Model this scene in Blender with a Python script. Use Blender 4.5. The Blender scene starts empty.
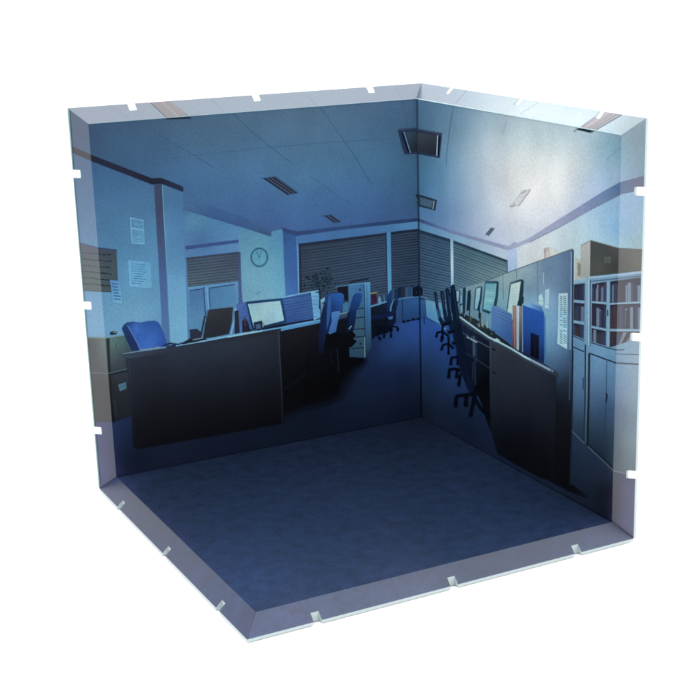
import bpy, bmesh, math, random
import numpy as np
from mathutils import Vector, Matrix
from mathutils.geometry import tessellate_polygon

K = 0.15            # the room box is 15 cm a side; everything below is written in box sides
W = 0.0405          # reach and drop of the folded 45 degree lips
TH = 0.0075         # board thickness
EPS = 0.0002        # ink layers, one above the other
scene = bpy.context.scene
C = scene.collection

# ---------------------------------------------------------------- camera
CAM = np.array([-2.11867, -3.76954, 1.46118])
YAW, PITCH, ROLL, FOC, PX, PY = 1.0620969, -0.28683516, -0.01593527, 2.05173802, 65.755, 11.058
def axes():
    f = np.array([math.cos(YAW)*math.cos(PITCH), math.sin(YAW)*math.cos(PITCH), math.sin(PITCH)])
    rt = np.array([math.sin(YAW), -math.cos(YAW), 0.0]); up = np.cross(rt, f)
    c, s = math.cos(ROLL), math.sin(ROLL)
    return c*rt+s*up, -s*rt+c*up, f
RT_, UP_, FW_ = axes()
cd = bpy.data.cameras.new('camera'); cam = bpy.data.objects.new('camera', cd); C.objects.link(cam)
cd.sensor_width = 36; cd.lens = 36*FOC; cd.shift_x = -PX/700; cd.shift_y = PY/700
cd.clip_start = 0.01; cd.clip_end = 200
m = Matrix.Identity(4)
for i in range(3):
    m[i][0] = RT_[i]; m[i][1] = UP_[i]; m[i][2] = -FW_[i]; m[i][3] = CAM[i]*K
cam.matrix_world = m
scene.camera = cam
scene.view_settings.view_transform = 'Standard'
scene.view_settings.look = 'None'
scene.view_settings.exposure = 0
scene.view_settings.gamma = 1
scene.cycles.filter_width = 1.9
scene.cycles.max_bounces = 6

# ---------------------------------------------------------------- light: a white product studio, soft light all round, brighter from above
w = bpy.data.worlds.new('World'); scene.world = w; w.use_nodes = True
nt = w.node_tree; nt.nodes.clear()
out = nt.nodes.new('ShaderNodeOutputWorld'); bg = nt.nodes.new('ShaderNodeBackground')
tc = nt.nodes.new('ShaderNodeTexCoord'); sp = nt.nodes.new('ShaderNodeSeparateXYZ'); mr = nt.nodes.new('ShaderNodeMapRange')
mr.interpolation_type = 'SMOOTHSTEP'
mr.inputs['From Min'].default_value = -0.1; mr.inputs['From Max'].default_value = 0.45
mr.inputs['To Min'].default_value = 1.3; mr.inputs['To Max'].default_value = 3.0
nt.links.new(tc.outputs['Generated'], sp.inputs[0]); nt.links.new(sp.outputs['Z'], mr.inputs['Value'])
nt.links.new(mr.outputs[0], bg.inputs['Strength']); bg.inputs['Color'].default_value = (1, 1, 1, 1)
nt.links.new(bg.outputs[0], out.inputs[0])

# ---------------------------------------------------------------- materials
def principled(name):
    mt = bpy.data.materials.new(name); mt.use_nodes = True
    return mt, mt.node_tree, mt.node_tree.nodes['Principled BSDF']
def ink_material(name, ior, rough, spec=0.5, mott=0.12, scale=60, fine=900):
    mt, t, b = principled(name)
    at = t.nodes.new('ShaderNodeAttribute'); at.attribute_name = 'ink'
    oc = t.nodes.new('ShaderNodeTexCoord')
    n1 = t.nodes.new('ShaderNodeTexNoise'); n1.inputs['Scale'].default_value = scale; n1.inputs['Detail'].default_value = 5
    n2 = t.nodes.new('ShaderNodeTexNoise'); n2.inputs['Scale'].default_value = fine; n2.inputs['Detail'].default_value = 3
    ad = t.nodes.new('ShaderNodeMath'); ad.operation = 'ADD'
    r = t.nodes.new('ShaderNodeMapRange'); r.inputs['From Min'].default_value = 0.7; r.inputs['From Max'].default_value = 1.3
    r.inputs['To Min'].default_value = 1-mott; r.inputs['To Max'].default_value = 1+mott
    mx = t.nodes.new('ShaderNodeVectorMath'); mx.operation = 'SCALE'
    for n in (n1, n2): t.links.new(oc.outputs['Object'], n.inputs['Vector'])
    t.links.new(n1.outputs['Fac'], ad.inputs[0]); t.links.new(n2.outputs['Fac'], ad.inputs[1])
    t.links.new(ad.outputs[0], r.inputs['Value'])
    t.links.new(at.outputs['Color'], mx.inputs[0]); t.links.new(r.outputs[0], mx.inputs['Scale'])
    t.links.new(mx.outputs[0], b.inputs['Base Color'])
    b.inputs['IOR'].default_value = ior; b.inputs['Roughness'].default_value = rough
    b.inputs['Specular IOR Level'].default_value = spec
    return mt
MATS = {
    'wall': ink_material('matte_wall_print', 1.5, 0.42, 0.06, 0.14),
    'top': ink_material('glossy_top_lip_print', 1.95, 0.22),
    'topr': ink_material('glossy_right_top_lip_print', 1.72, 0.22),
    'floorlipl': ink_material('dull_floor_lip_print', 1.5, 0.35, 0.2, 0.25, 170, 700),
    'side': ink_material('satin_side_lip_print', 1.5, 0.3),
    'floor': ink_material('matte_carpet_print', 1.5, 0.5, 0.2, 0.36, 170, 900),
    'floorlip': ink_material('satin_floor_lip_print', 1.5, 0.3, 0.5, 0.25, 170, 700),
}
MATLIST = ['wall', 'top', 'side', 'floor', 'floorlip', 'topr', 'floorlipl']
board_mat, t, b = principled('white_foam_board')
b.inputs['Base Color'].default_value = (0.26, 0.31, 0.32, 1); b.inputs['Roughness'].default_value = 0.6
n = t.nodes.new('ShaderNodeTexNoise'); n.inputs['Scale'].default_value = 3000
bp = t.nodes.new('ShaderNodeBump'); bp.inputs['Strength'].default_value = 0.1; bp.inputs['Distance'].default_value = 0.0002
t.links.new(n.outputs['Fac'], bp.inputs['Height']); t.links.new(bp.outputs[0], b.inputs['Normal'])
paper_mat, t, b = principled('white_studio_paper')
b.inputs['Roughness'].default_value = 0.9; b.inputs['Specular IOR Level'].default_value = 0.1
n = t.nodes.new('ShaderNodeTexNoise'); n.inputs['Scale'].default_value = 40
cr = t.nodes.new('ShaderNodeMapRange'); cr.inputs['To Min'].default_value = 0.88; cr.inputs['To Max'].default_value = 0.92
cb = t.nodes.new('ShaderNodeCombineColor')
t.links.new(n.outputs['Fac'], cr.inputs['Value'])
for i in range(3): t.links.new(cr.outputs[0], cb.inputs[i])
t.links.new(cb.outputs[0], b.inputs['Base Color'])

# ---------------------------------------------------------------- the boards: flat faces with folded, slotted lips
def v3(*a): return np.array(a, float)
PANELS = {   # origin, u axis, v axis, inward normal; u in 0..1, v in 0..1; lips listed by edge
    'L': dict(o=v3(0, 0, 0), u=v3(-1, 0, 0), v=v3(0, 0, 1), n=v3(0, -1, 0), u1='side', v1='top', face='wall'),
    'R': dict(o=v3(0, 0, 0), u=v3(0, -1, 0), v=v3(0, 0, 1), n=v3(-1, 0, 0), u1='side', v1='topr', face='wall'),
    'F': dict(o=v3(0, 0, 0), u=v3(-1, 0, 0), v=v3(0, -1, 0), n=v3(0, 0, 1), u1='floorlipl', v1='floorlip', face='floor'),
}
SL = [0.135, 0.5, 0.865]; SW = 0.0105; SD = 0.60     # slots: centres, half width, depth where they start
def proj(p):
    v = np.asarray(p) - CAM; z = v @ FW_
    return (350+PX+FOC*700*(v @ RT_)/z, 350+PY-FOC*700*(v @ UP_)/z)
def build_cells(P):
    """cells of the folded sheet: (kind, list of 3-D corners, plane point, plane normal)"""
    o, u, v, nn = P['o'], P['u'], P['v'], P['n']
    br = [0.0]
    for s in SL: br += [s-SW, s+SW]
    br.append(1.0)
    cells = []
    inner = [(0, 0)] + [(x, 0) for x in (1.0,)] + [(1, y) for y in br[1:]] + [(x, 1) for x in br[::-1][1:]]
    cells.append((P['face'], [o+a*u+b_*v for a, b_ in inner], o, nn))
    for edge in ('u', 'v'):
        along, outw = (v, u) if edge == 'u' else (u, v)
        def pt(tt, s):
            # the free end runs out to the mitre, the end at the room corner runs back to its neighbour's lip
            t2 = tt
            if tt == 1.0: t2 = 1+W*s
            if tt == 0.0: t2 = -W*s
            return o + t2*along + (1+W*s)*outw - W*s*nn
        nl = (nn + outw)/math.sqrt(2)
        for r, (s0, s1) in enumerate(((0, SD), (SD, 1))):
            for k in range(len(br)-1):
                if r == 1 and k % 2 == 1: continue
                cells.append((P[edge+'1'], [pt(br[k], s0), pt(br[k+1], s0), pt(br[k+1], s1), pt(br[k], s1)], o+outw, nl))
    return cells
for P in PANELS.values():
    P['cells'] = []
    for kind, c3, p0, nl in build_cells(P):
        c2 = [proj(c) for c in c3]
        A = sum(c2[i][0]*c2[(i+1) % len(c2)][1]-c2[(i+1) % len(c2)][0]*c2[i][1] for i in range(len(c2)))
        if A < 0: c2 = c2[::-1]
        hull = [c2[i] for i in range(len(c2))]
        P['cells'].append((kind, c3, p0, nl, hull))

def lift(px, p0, nl, off):
    d = FW_ + RT_*((px[0]-350-PX)/(FOC*700)) - UP_*((px[1]-350-PY)/(FOC*700))
    tt = ((p0+nl*off-CAM) @ nl)/(d @ nl)
    return CAM + d*tt

def clip(poly, conv):
    out_ = poly
    for i in range(len(conv)):
        a, b_ = conv[i], conv[(i+1) % len(conv)]
        ex, ey = b_[0]-a[0], b_[1]-a[1]
        if abs(ex)+abs(ey) < 1e-9: continue
        inp = out_; out_ = []
        if not inp: break
        ds = [ex*(p[1]-a[1])-ey*(p[0]-a[0]) for p in inp]
        for j in range(len(inp)):
            p, q, dp, dq = inp[j-1], inp[j], ds[j-1], ds[j]
            if (dp >= 0) != (dq >= 0):
                t_ = dp/(dp-dq); out_.append((p[0]+(q[0]-p[0])*t_, p[1]+(q[1]-p[1])*t_))
            if dq >= 0: out_.append(q)
    return out_

# light each kind of surface receives, so that inks come out as in the photograph
def exposure_of(panel, kind, p):
    """(strength of the light on a board at point p, sheen added by its gloss)"""
    P = PANELS[panel]; u_, v_ = min(max(float(p @ P['u']), 0), 1), min(max(float(p @ P['v']), 0), 1)
    if kind == 'wall': return 0.85+0.75*v_**0.8+1.2*u_-0.5*u_*v_-0.1*u_*u_, 0.001+0.009*u_+0.008*u_*v_
    if kind == 'floor': return 1.1+0.62*(u_+v_), 0.003+0.005*(u_*v_)
    return {'top': (2.35, 0.345), 'topr': (2.2, 0.35), 'side': (2.35, 0.105), 'floorlip': (2.5, 0.12), 'floorlipl': (2.4, 0.12)}[kind]
LIP = {'top': (2.0,), 'topr': (2.1,), 'side': (2.35,), 'floorlip': (2.0,), 'floorlipl': (2.5,)}
#CALIB
def soften(c):      # the printer's inks are a little duller than the colours asked for
    g_ = 0.25*c[0]+0.6*c[1]+0.15*c[2]
    return [x+(g_-x)*0.17 for x in c]
def lin(h):
    r = []
    for c in soften([int(h[i:i+2], 16)/255 for i in (0, 2, 4)]):
        r.append(c/12.92 if c <= 0.04045 else ((c+0.055)/1.055)**2.4)
    return r
def srgb(h): return soften([int(h[i:i+2], 16)/255 for i in (0, 2, 4)])
def blend(col):
    """smooth blend through the given colours (radial basis interpolation)"""
    xy = np.array([c[:2] for c in col], float); y = np.array([srgb(c[2]) for c in col]); n_ = len(xy)
    phi = lambda d2: -np.sqrt(d2+16.0)
    M = np.ones((n_+1, n_+1)); M[n_, n_] = 0
    M[:n_, :n_] = phi(((xy[:, None]-xy[None])**2).sum(-1)) + np.eye(n_)*(-0.4)
    wt = np.linalg.solve(M, np.vstack([y, np.zeros((1, 3))]))
    lo, hi = y.min(0)-0.02, y.max(0)+0.02
    def f(p):
        c = np.clip(phi(((xy-p)**2).sum(-1)) @ wt[:n_] + wt[n_], np.maximum(lo, 0.01), hi)
        return np.where(c <= 0.04045, c/12.92, ((c+0.055)/1.055)**2.4)
    return f
TINT = {'L': np.array([0.85, 0.94, 0.95]), 'R': np.array([1.02, 1.03, 0.98]), 'F': np.array([0.60, 0.80, 0.86])}
LUMA = np.array([0.25, 0.6, 0.15])
GREY = {'wall_panel': {'L': (0.07, 1.02), 'R': (0.06, 1.06)}, 'printed_partition': {'R': (0.26, 1.08)}, 'printed_bookcase': {'R': (0.24, 1.12)},
        'printed_blind': {'L': (0.25, 1.12), 'R': (0.2, 1.12)}, 'printed_desk_divider': {'L': (0.1, 1.1), 'R': (0.1, 1.0)}, 'printed_desk': {'R': (0.1, 1.2)}}
class Ink:
    """one layer of print; colour is a hex string or a list of (x, y, hex) the ink blends between"""
    def __init__(self, name, panel):
        self.name, self.panel, self.faces = name, panel, []
        self.z = 1; self.k = 0; self.hold = False
        self.grey, self.gain = GREY.get(name, {}).get(panel, (0.0, 1.0))
    def poly(self, pts, col, grid=None, dz=0):
        flat = isinstance(col, str)
        if not self.hold: self.k += 1
        off = EPS*(self.z+0.2*dz) + self.k*2.7e-6
        if not flat: cc = blend(col)
        else: cc = np.array(lin(col))
        tris = [(0, 1, 2)] if len(pts) == 3 else tessellate_polygon([[Vector((p[0], p[1], 0)) for p in pts]])
        P = PANELS[self.panel]
        g = grid or 8
        for tr in tris:
            tri = [tuple(map(float, pts[i])) for i in tr]
            A = (tri[1][0]-tri[0][0])*(tri[2][1]-tri[0][1])-(tri[2][0]-tri[0][0])*(tri[1][1]-tri[0][1])
            if abs(A) < 1e-6: continue
            if A < 0: tri = tri[::-1]
            if flat: pieces = [tri]
            else:
                pieces = []
                xs = [p[0] for p in tri]; ys = [p[1] for p in tri]
                for gx in range(int(min(xs)//g), int(max(xs)//g)+1):
                    for gy in range(int(min(ys)//g), int(max(ys)//g)+1):
                        q = clip(tri, [(gx*g, gy*g), (gx*g+g, gy*g), (gx*g+g, gy*g+g), (gx*g, gy*g+g)])
                        if len(q) > 2: pieces.append(q)
            for piece in pieces:
                for kind, c3, p0, nl, hull in P['cells']:
                    q = clip(piece, hull)
                    if len(q) < 3: continue
                    A = sum(q[i][0]*q[(i+1) % len(q)][1]-q[(i+1) % len(q)][0]*q[i][1] for i in range(len(q)))
                    if A < 1e-4: continue
                    v = [lift(p, p0, nl, off) for p in q]
                    if flat: cs = [cc]*len(q)
                    else:
                        cs = [cc(p) for p in q]
                    cs = [c*TINT[self.panel]*self.gain for c in cs]
                    if self.grey: cs = [c+((c @ LUMA)-c)*self.grey for c in cs]
                    if LIP.get(kind):   # fixed divisor per lip; some lip inks are paler, with sheen painted in
                        e = LIP[kind]; cs = [np.clip(c/e[0], 0.0015, 0.92) for c in cs]
                    else:
                        for j in range(len(cs)):
                            gn, bs = exposure_of(self.panel, kind, v[j]); cs[j] = np.clip((cs[j]-0.5*min(bs, 0.5*float(cs[j].min())))/gn, 0.0006, 0.92)  # ink lightened toward the room corner to cancel the shade there
                    self.faces.append((v, cs, MATLIST.index(kind), nl))
        return self
    def line(self, pts, wd, col, dz=1):
        w0, w1 = (wd, wd) if not isinstance(wd, tuple) else wd
        self.k += 1; k0 = self.k; h0 = self.hold; self.hold = True
        n_ = len(pts)-1
        for i in range(n_):
            (x0, y0), (x1, y1) = pts[i], pts[i+1]
            L = math.hypot(x1-x0, y1-y0)
            if L < 1e-6: continue
            nx, ny = -(y1-y0)/L, (x1-x0)/L
            ex, ey = (x1-x0)/L*0.2, (y1-y0)/L*0.2
            a = (w0+(w1-w0)*i/n_)/2; b_ = (w0+(w1-w0)*(i+1)/n_)/2
            self.poly([(x0-ex+nx*a, y0-ey+ny*a), (x1+ex+nx*b_, y1+ey+ny*b_), (x1+ex-nx*b_, y1+ey-ny*b_), (x0-ex-nx*a, y0-ey-ny*a)], col, dz=dz+0.05*(i % 3))
        self.hold = h0
        return self
    def slats(self, TL, TR, BR, BL, n_, cols, wd=0.35, rnd=None, dz=1):
        """n_ stripes across a quad, following its perspective"""
        self.k += 1; h0 = self.hold; self.hold = True
        for i in range(n_):
            a, b_ = i/n_, (i+wd)/n_
            if rnd: a += rnd.uniform(-.1, .1)/n_
            f = lambda s, A_, B_: (A_[0]+(B_[0]-A_[0])*s, A_[1]+(B_[1]-A_[1])*s)
            self.poly([f(a, TL, BL), f(a, TR, BR), f(b_, TR, BR), f(b_, TL, BL)], cols[i % len(cols)], dz=dz)
        self.hold = h0
        return self
    def bars(self, TL, TR, BR, BL, n_, cols, rnd, top=0.25):
        """upright strips of uneven width and height: book spines"""
        self.k += 1; h0 = self.hold; self.hold = True
        xs = [0.0]
        for i in range(n_): xs.append(xs[-1]+rnd.uniform(.5, 1.5))
        f = lambda s, A_, B_: (A_[0]+(B_[0]-A_[0])*s, A_[1]+(B_[1]-A_[1])*s)
        for i in range(n_):
            a, b_ = xs[i]/xs[-1], (xs[i+1]-0.12)/xs[-1]; h = rnd.uniform(0, top)
            ta, tb, bb, ba = f(a, TL, TR), f(b_, TL, TR), f(b_, BL, BR), f(a, BL, BR)
            self.poly([f(h, ta, ba), f(h, tb, bb), bb, ba], rnd.choice(cols), dz=1)
        self.hold = h0
        return self
    def feather(self, a, b_, ca, cb):
        """a soft printed edge between two paths"""
        self.k += 1; h0 = self.hold; self.hold = True
        for i in range(len(a)-1):
            self.poly([a[i], a[i+1], b_[i+1], b_[i]], [(*a[i], ca), (*a[i+1], ca), (*b_[i+1], cb[i+1]), (*b_[i], cb[i])], grid=3)
        self.hold = h0
        return self
    def ring(self, cx, cy, rx, ry, wd, col, n_=28):
        p = [(cx+rx*math.cos(i*2*math.pi/n_), cy+ry*math.sin(i*2*math.pi/n_)) for i in range(n_+1)]
        return self.line(p, wd, col)
    def mesh(self, extra=None):
        me = bpy.data.meshes.new(self.name)
        verts, faces, cols, mats = [], [], [], []
        if extra:
            verts += extra[0]; faces += extra[1]
            for f in extra[1]: cols += [(0.7, 0.7, 0.7, 1)]*len(f); mats.append(7)
        for v, cs, mi, nl in self.faces:
            a = np.cross(v[1]-v[0], v[2]-v[0])
            if len(v) > 3: a = sum(np.cross(v[i]-v[0], v[i+1]-v[0]) for i in range(1, len(v)-1))
            if a @ nl < 0: v = v[::-1]; cs = cs[::-1]
            b0 = len(verts)
            verts += [tuple(p*K) for p in v]; faces.append(tuple(range(b0, b0+len(v))))
            cols += [(c[0], c[1], c[2], 1) for c in cs]; mats.append(mi)
        me.from_pydata(verts, [], faces)
        for k in MATLIST: me.materials.append(MATS[k])
        me.materials.append(board_mat)
        me.polygons.foreach_set('material_index', mats)
        ca = me.color_attributes.new('ink', 'FLOAT_COLOR', 'CORNER')
        ca.data.foreach_set('color', np.array(cols, dtype=np.float32).ravel())
        me.update()
        o = bpy.data.objects.new(self.name, me); C.objects.link(o)
        return o
def board_geometry(P):
    """the white board itself: front, back and cut edges, with the slots open"""
    bm = bmesh.new()
    for kind, c3, p0, nl, hull in P['cells']:
        bm.faces.new([bm.verts.new(tuple(c)) for c in c3])
    bmesh.ops.remove_doubles(bm, verts=bm.verts, dist=1e-5)
    bmesh.ops.recalc_face_normals(bm, faces=bm.faces)
    f0 = bm.faces[:]
    if P['face'] == 'floor':   # the floor board is solid down to the table
        back = {v: bm.verts.new((v.co.x, v.co.y, -(W+TH))) for v in bm.verts[:]}
    else:
        back = {v: bm.verts.new(v.co - Vector(P['n'])*TH) for v in bm.verts[:]}
    for e in [e for e in bm.edges if len(e.link_faces) == 1]:
        a, b_ = e.verts
        bm.faces.new([a, b_, back[b_], back[a]])
    for f in f0: bm.faces.new([back[v] for v in reversed(f.verts)])
    bmesh.ops.recalc_face_normals(bm, faces=bm.faces)
    bm.verts.index_update()
    vs = [tuple(v.co*K) for v in bm.verts]; fs = [tuple(v.index for v in f.verts) for f in bm.faces]
    bm.free()
    return vs, fs

root = bpy.data.objects.new('room_backdrop_box', None); C.objects.link(root)
root.empty_display_size = 0.02
root['label'] = 'open-cornered display box of three boards printed with a dim blue office'
root['category'] = 'diorama box'
def finish(ink, parent, label=None, extra=None):
    o = ink.mesh(extra); o.parent = parent
    if label: o['label'] = label
    return o
rnd = random.Random(4)

# ================================================================ LEFT WALL
I = Ink('wall_panel', 'L')
I.poly([(40, 60), (440, 60), (440, 560), (40, 560)], [
    (95,130,'3a5478'),(120,145,'365a80'),(140,165,'38608c'),(160,135,'3c5f84'),(200,140,'42678a'),(250,130,'456a8c'),(300,130,'476a8c'),(350,120,'45688a'),(400,115,'40648a'),
    (200,165,'3d6a98'),(210,190,'3b6a9c'),(260,160,'416f9a'),(300,175,'40719c'),(350,160,'41709a'),(390,180,'3c6c98'),(410,140,'3c6488'),
    (250,205,'3c68a0'),(300,210,'3b68a2'),(270,225,'3a60a0'),(310,228,'3863a0'),(350,220,'3962a0'),(390,212,'385f96'),(412,205,'38608f'),(410,170,'3b6890')])
I.z = 2
for p in ([(109,106),(129,118)],[(132,120),(163,137),(200,159),(213,167)],[(210,97),(223,110)],[(232,113),(250,130),(268,145),(290,162)],
          [(307,95),(317,105)],[(320,107),(335,128),(352,152),(372,185)],[(395,86),(401,98)],[(402,100),(408,130)],[(68,138),(78,140)]):
    I.line(p, 0.7, '365a80', 0)
for p in ([(100,165),(155,160),(190,156),(270,147),(335,142),(395,138)],[(310,176),(350,204)]): I.line(p, 0.6, '3a6088', 0)
# wall under the cornice, left bay
I.z = 2
I.poly([(55,145),(91,157),(152,180),(163,180),(175,350),(60,350)], [
    (75,165,'3c5f8c'),(95,170,'35608f'),(140,190,'3e6e9e'),(100,220,'4577a6'),(140,235,'4780ae'),(105,260,'4a88b8'),(145,275,'5294c2'),(110,310,'5f9fcb'),(132,318,'6aa8d2'),(155,320,'5f9ccb'),(80,230,'4876a4'),(90,310,'5f98c8'),(158,345,'5b95c5')])
I.z = 3
I.poly([(69,145.6),(71.4,146.4),(90.7,154.6),(152,178.3),(161,177.8),(181,185.7),(183.5,187.5),(183,192.3),(160,184.2),(152,184.6),(91,161),(71.6,152.4),(69,151.6)],
       [(80,150,'2a2032'),(95,158,'1b2038'),(130,170,'1e2440'),(155,181,'181c34'),(175,186,'20284a')])
I.poly([(154,184),(161.8,184),(167,280),(170,347),(163,347),(159.5,280)], [(158,190,'3c4668'),(160,230,'3e4a70'),(163,270,'42609a'),(166,330,'4a74b2')])
I.poly([(161.8,184),(183,192),(186.5,270),(190,339),(170,347),(167,280)], [(168,192,'41729f'),(178,200,'3d6fa2'),(168,235,'4a84b4'),(180,240,'4580b6'),(175,280,'5c9ccb'),(183,300,'63a8d2'),(178,335,'6cb0da')])
I.line([(162.3,186),(167.4,280),(170.3,345)], 0.8, '5f9aca')
# recess, far window bay
I.poly([(183,204),(240,223),(240,345),(188,345)], [(190,205,'3c6498'),(195,218,'4a88b2'),(225,232,'4680b5'),(200,240,'3f70a8'),(190,255,'4f80b8'),(235,248,'5086bc'),(235,330,'4a82bb')])
I.z = 4
I.poly([(183.5,195.5),(227,211.5),(271,227),(282,226.5),(282,230),(271.3,233),(271.3,236.2),(227,222.4),(183.3,209)],
       [(185,198,'3d6a9c'),(205,205,'3a659a'),(188,206,'3d659a'),(215,216,'335a94'),(225,212,'38619a'),(240,223,'345690'),(250,221,'386098'),(265,232,'355888'),(268,227,'3a6298'),(278,228,'3d649c')])
I.poly([(238.6,225.8),(271.3,236.2),(271.3,231.6),(282.7,229),(284,260),(286,303),(243,306),(239,262)],
       [(243,230,'4a86b0'),(262,241,'5498b8'),(277,234,'4a8cb8'),(248,260,'5e9ebc'),(272,262,'5ca0bf'),(246,290,'68a8c4'),(268,296,'6eb0cc'),(281,280,'58a0c4'),(280,245,'4a90bc')])
I.line([(183.5,209.2),(227,222.6),(271.2,236.4)],.5,'2f5488',0)
I.poly([(282.5,229),(296.3,234),(298.3,294),(286,301),(283.5,250)], [(285,235,'2c5290'),(292,245,'2f5ea4'),(288,290,'3a70bc'),(295,280,'3566b2')])
I.poly([(296.3,234),(298.7,235),(300.4,292),(298.3,294)], [(297,240,'4f8cc8'),(299,285,'62a8dc')])
I.line([(283.2,232),(284,260),(286.3,300)], 0.6, '2f6aa0')
# back wall band and cornice
I.poly([(296,233),(422,217),(422,232),(298,246)], [(300,240,'3c70ae'),(350,232,'3c72b0'),(380,232,'4078b4'),(415,226,'4a8abf')])
I.poly([(281,227.5),(297,231.5),(340,226.6),(419,217.6),(419,221.3),(340,230),(297,236),(283,231.5)], [(290,231,'2c4478'),(340,228,'2c4a80'),(410,219,'28406e')])
# faint marks on the clock wall
I.z = 5
I.line([(256,278),(262,277),(270,277.5)], 0.5, '62a6b4', 0); I.line([(256,294),(260,292)], 1.1, '4f94a8', 0); I.line([(277,285),(277.5,294)], 0.6, '60a8bc', 0)
# the printed carpet
I.z = 3
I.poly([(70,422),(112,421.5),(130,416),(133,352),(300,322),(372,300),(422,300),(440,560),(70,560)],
       [(100,432,'383c78'),(106,470,'3c3c76'),(118,435,'1c2c54'),(125,460,'141f3a'),(160,455,'162038'),(220,445,'131c34'),(280,432,'101a30'),(330,412,'101a30'),(360,395,'15223f'),(390,395,'14203e'),(350,382,'162343'),  # points on the lip are paler and bluer, sheen painted into the ink
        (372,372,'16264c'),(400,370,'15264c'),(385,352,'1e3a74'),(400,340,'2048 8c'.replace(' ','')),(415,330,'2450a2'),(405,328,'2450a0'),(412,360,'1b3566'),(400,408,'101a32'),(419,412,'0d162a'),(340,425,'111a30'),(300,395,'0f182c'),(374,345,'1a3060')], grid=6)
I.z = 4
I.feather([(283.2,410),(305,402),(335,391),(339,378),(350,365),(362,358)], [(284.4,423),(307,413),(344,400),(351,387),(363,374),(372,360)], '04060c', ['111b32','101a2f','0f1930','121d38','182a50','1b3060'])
I.z = 12
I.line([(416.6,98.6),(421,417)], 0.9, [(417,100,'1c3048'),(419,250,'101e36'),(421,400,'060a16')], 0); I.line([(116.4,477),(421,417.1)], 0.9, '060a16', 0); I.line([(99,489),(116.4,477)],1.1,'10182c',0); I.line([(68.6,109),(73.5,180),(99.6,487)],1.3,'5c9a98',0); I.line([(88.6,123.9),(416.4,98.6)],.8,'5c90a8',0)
left = finish(I, root, 'left wall board, dim office with a long dark desk and a round clock', board_geometry(PANELS['L']))

def sub(name, panel, z, parent, label=None):
    i_ = Ink(name, panel); i_.z = z; i_._p = parent; i_._l = label
    return i_
def done(i_): return finish(i_, i_._p, i_._l)
BL, BD = '34556f', '1c2d48'
# blinds
i = sub('printed_blind', 'L', 6, left)
i.poly([(186.5,258),(238.5,252),(239.5,281),(188,287)], [(190,262,'3d5672'),(235,256,'3d4e6c'),(190,284,'4a6674'),(235,278,'465c72')])
i.slats((186.5,259),(238.5,253),(239.5,281),(188,287), 10, ['30425c','2f4662'], .4, rnd); i.line([(186.5,258.3),(238.5,252.3)],1.2,'33425e',2); done(i)
i = sub('printed_blind', 'L', 6, left)
i.poly([(298.5,244),(386,233),(387.5,300),(300,335)], [(302,255,'2c3850'),(340,245,'2b4460'),(380,240,'2a4668'),(310,290,'2a4258'),(350,280,'2b4a70'),(385,290,'2c4c78')])
i.slats((298.5,245),(386,234),(387.5,304),(300,322), 26, ['22354f','243a58','20324c'], .4, rnd)
i.slats((298.5,246.4),(386,235.4),(387.5,305.4),(300,323.4), 26, ['325272','2d4a68','34587c'], .16, rnd, 2)
i.poly([(298.5,243.8),(386,232.8),(386,235.6),(298.5,247)], '1b2b46', dz=3); i.poly([(298.5,243.8),(300.5,243.8),(302,300),(300.3,300)], '1d2a40', dz=4); done(i)
i = sub('printed_blind', 'L', 6, left)
i.poly([(390.5,232.4),(420,228.7),(421,300),(391,302)], [(395,240,'274262'),(415,235,'243c5c'),(395,290,'284a72'),(415,285,'264468')])
i.slats((390.5,234),(420,230),(421,300),(391,303), 26, ['1e304a','1d2f4a'], .4, rnd)
i.slats((390.5,235.6),(420,231.6),(421,301.6),(391,304.6), 26, ['2d4c6e','2a4668'], .16, rnd, 2)
i.poly([(390.5,232),(420,228.5),(420,231),(390.5,235)], '182842', dz=3); done(i)
i = sub('printed_window_post', 'L', 7, left)
i.poly([(386,231.5),(390.7,231),(391.6,297),(387.4,297)], [(388,235,'4a88bc'),(389,260,'4f94c8'),(389,290,'58a0cc')]); i.line([(386.2,232),(387.5,297)],.8,'182c4c'); done(i)
# far window
i = sub('printed_window', 'L', 6, left)
i.poly([(188,286.5),(238,281),(240.5,300),(241.5,336),(190.3,341)], [(190,290,'5a94c4'),(235,285,'5c90c4'),(200,325,'5a9acb'),(236,320,'5690c6')])
i.z = 7
i.poly([(189,291),(203.2,289),(205,328),(190.5,332)], [(195,294,'4876a8'),(198,320,'548ab8')]); i.poly([(209.3,288.5),(235,284.7),(237,325),(211,325)], [(215,292,'4a7eae'),(230,300,'528cba')])
i.line([(189,290.7),(203.4,288.6)],1.1,'2c487c'); i.line([(203.8,287),(205.6,318)],1.3,'33508e'); i.line([(207,287),(209,314)],1,'6aaad6'); i.line([(209.2,288.2),(235.4,284.3)],1.1,'2e4a80'); i.line([(209.2,288.2),(210.6,318)],.9,'33568e'); i.line([(235.4,284),(237.4,318)],.9,'5f9ccc')
i.poly([(238,252),(240.4,252),(242,303),(238.8,305)], [(239,256,'3e4f78'),(240,300,'4a62a0')], dz=2); done(i)
i = sub('printed_window_trim', 'L', 6, left); i.poly([(185,246.2),(238.6,239.6),(238.6,242.6),(186,249.6)], [(190,248,'3c5088'),(230,242,'34508c')]); done(i)
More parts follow.
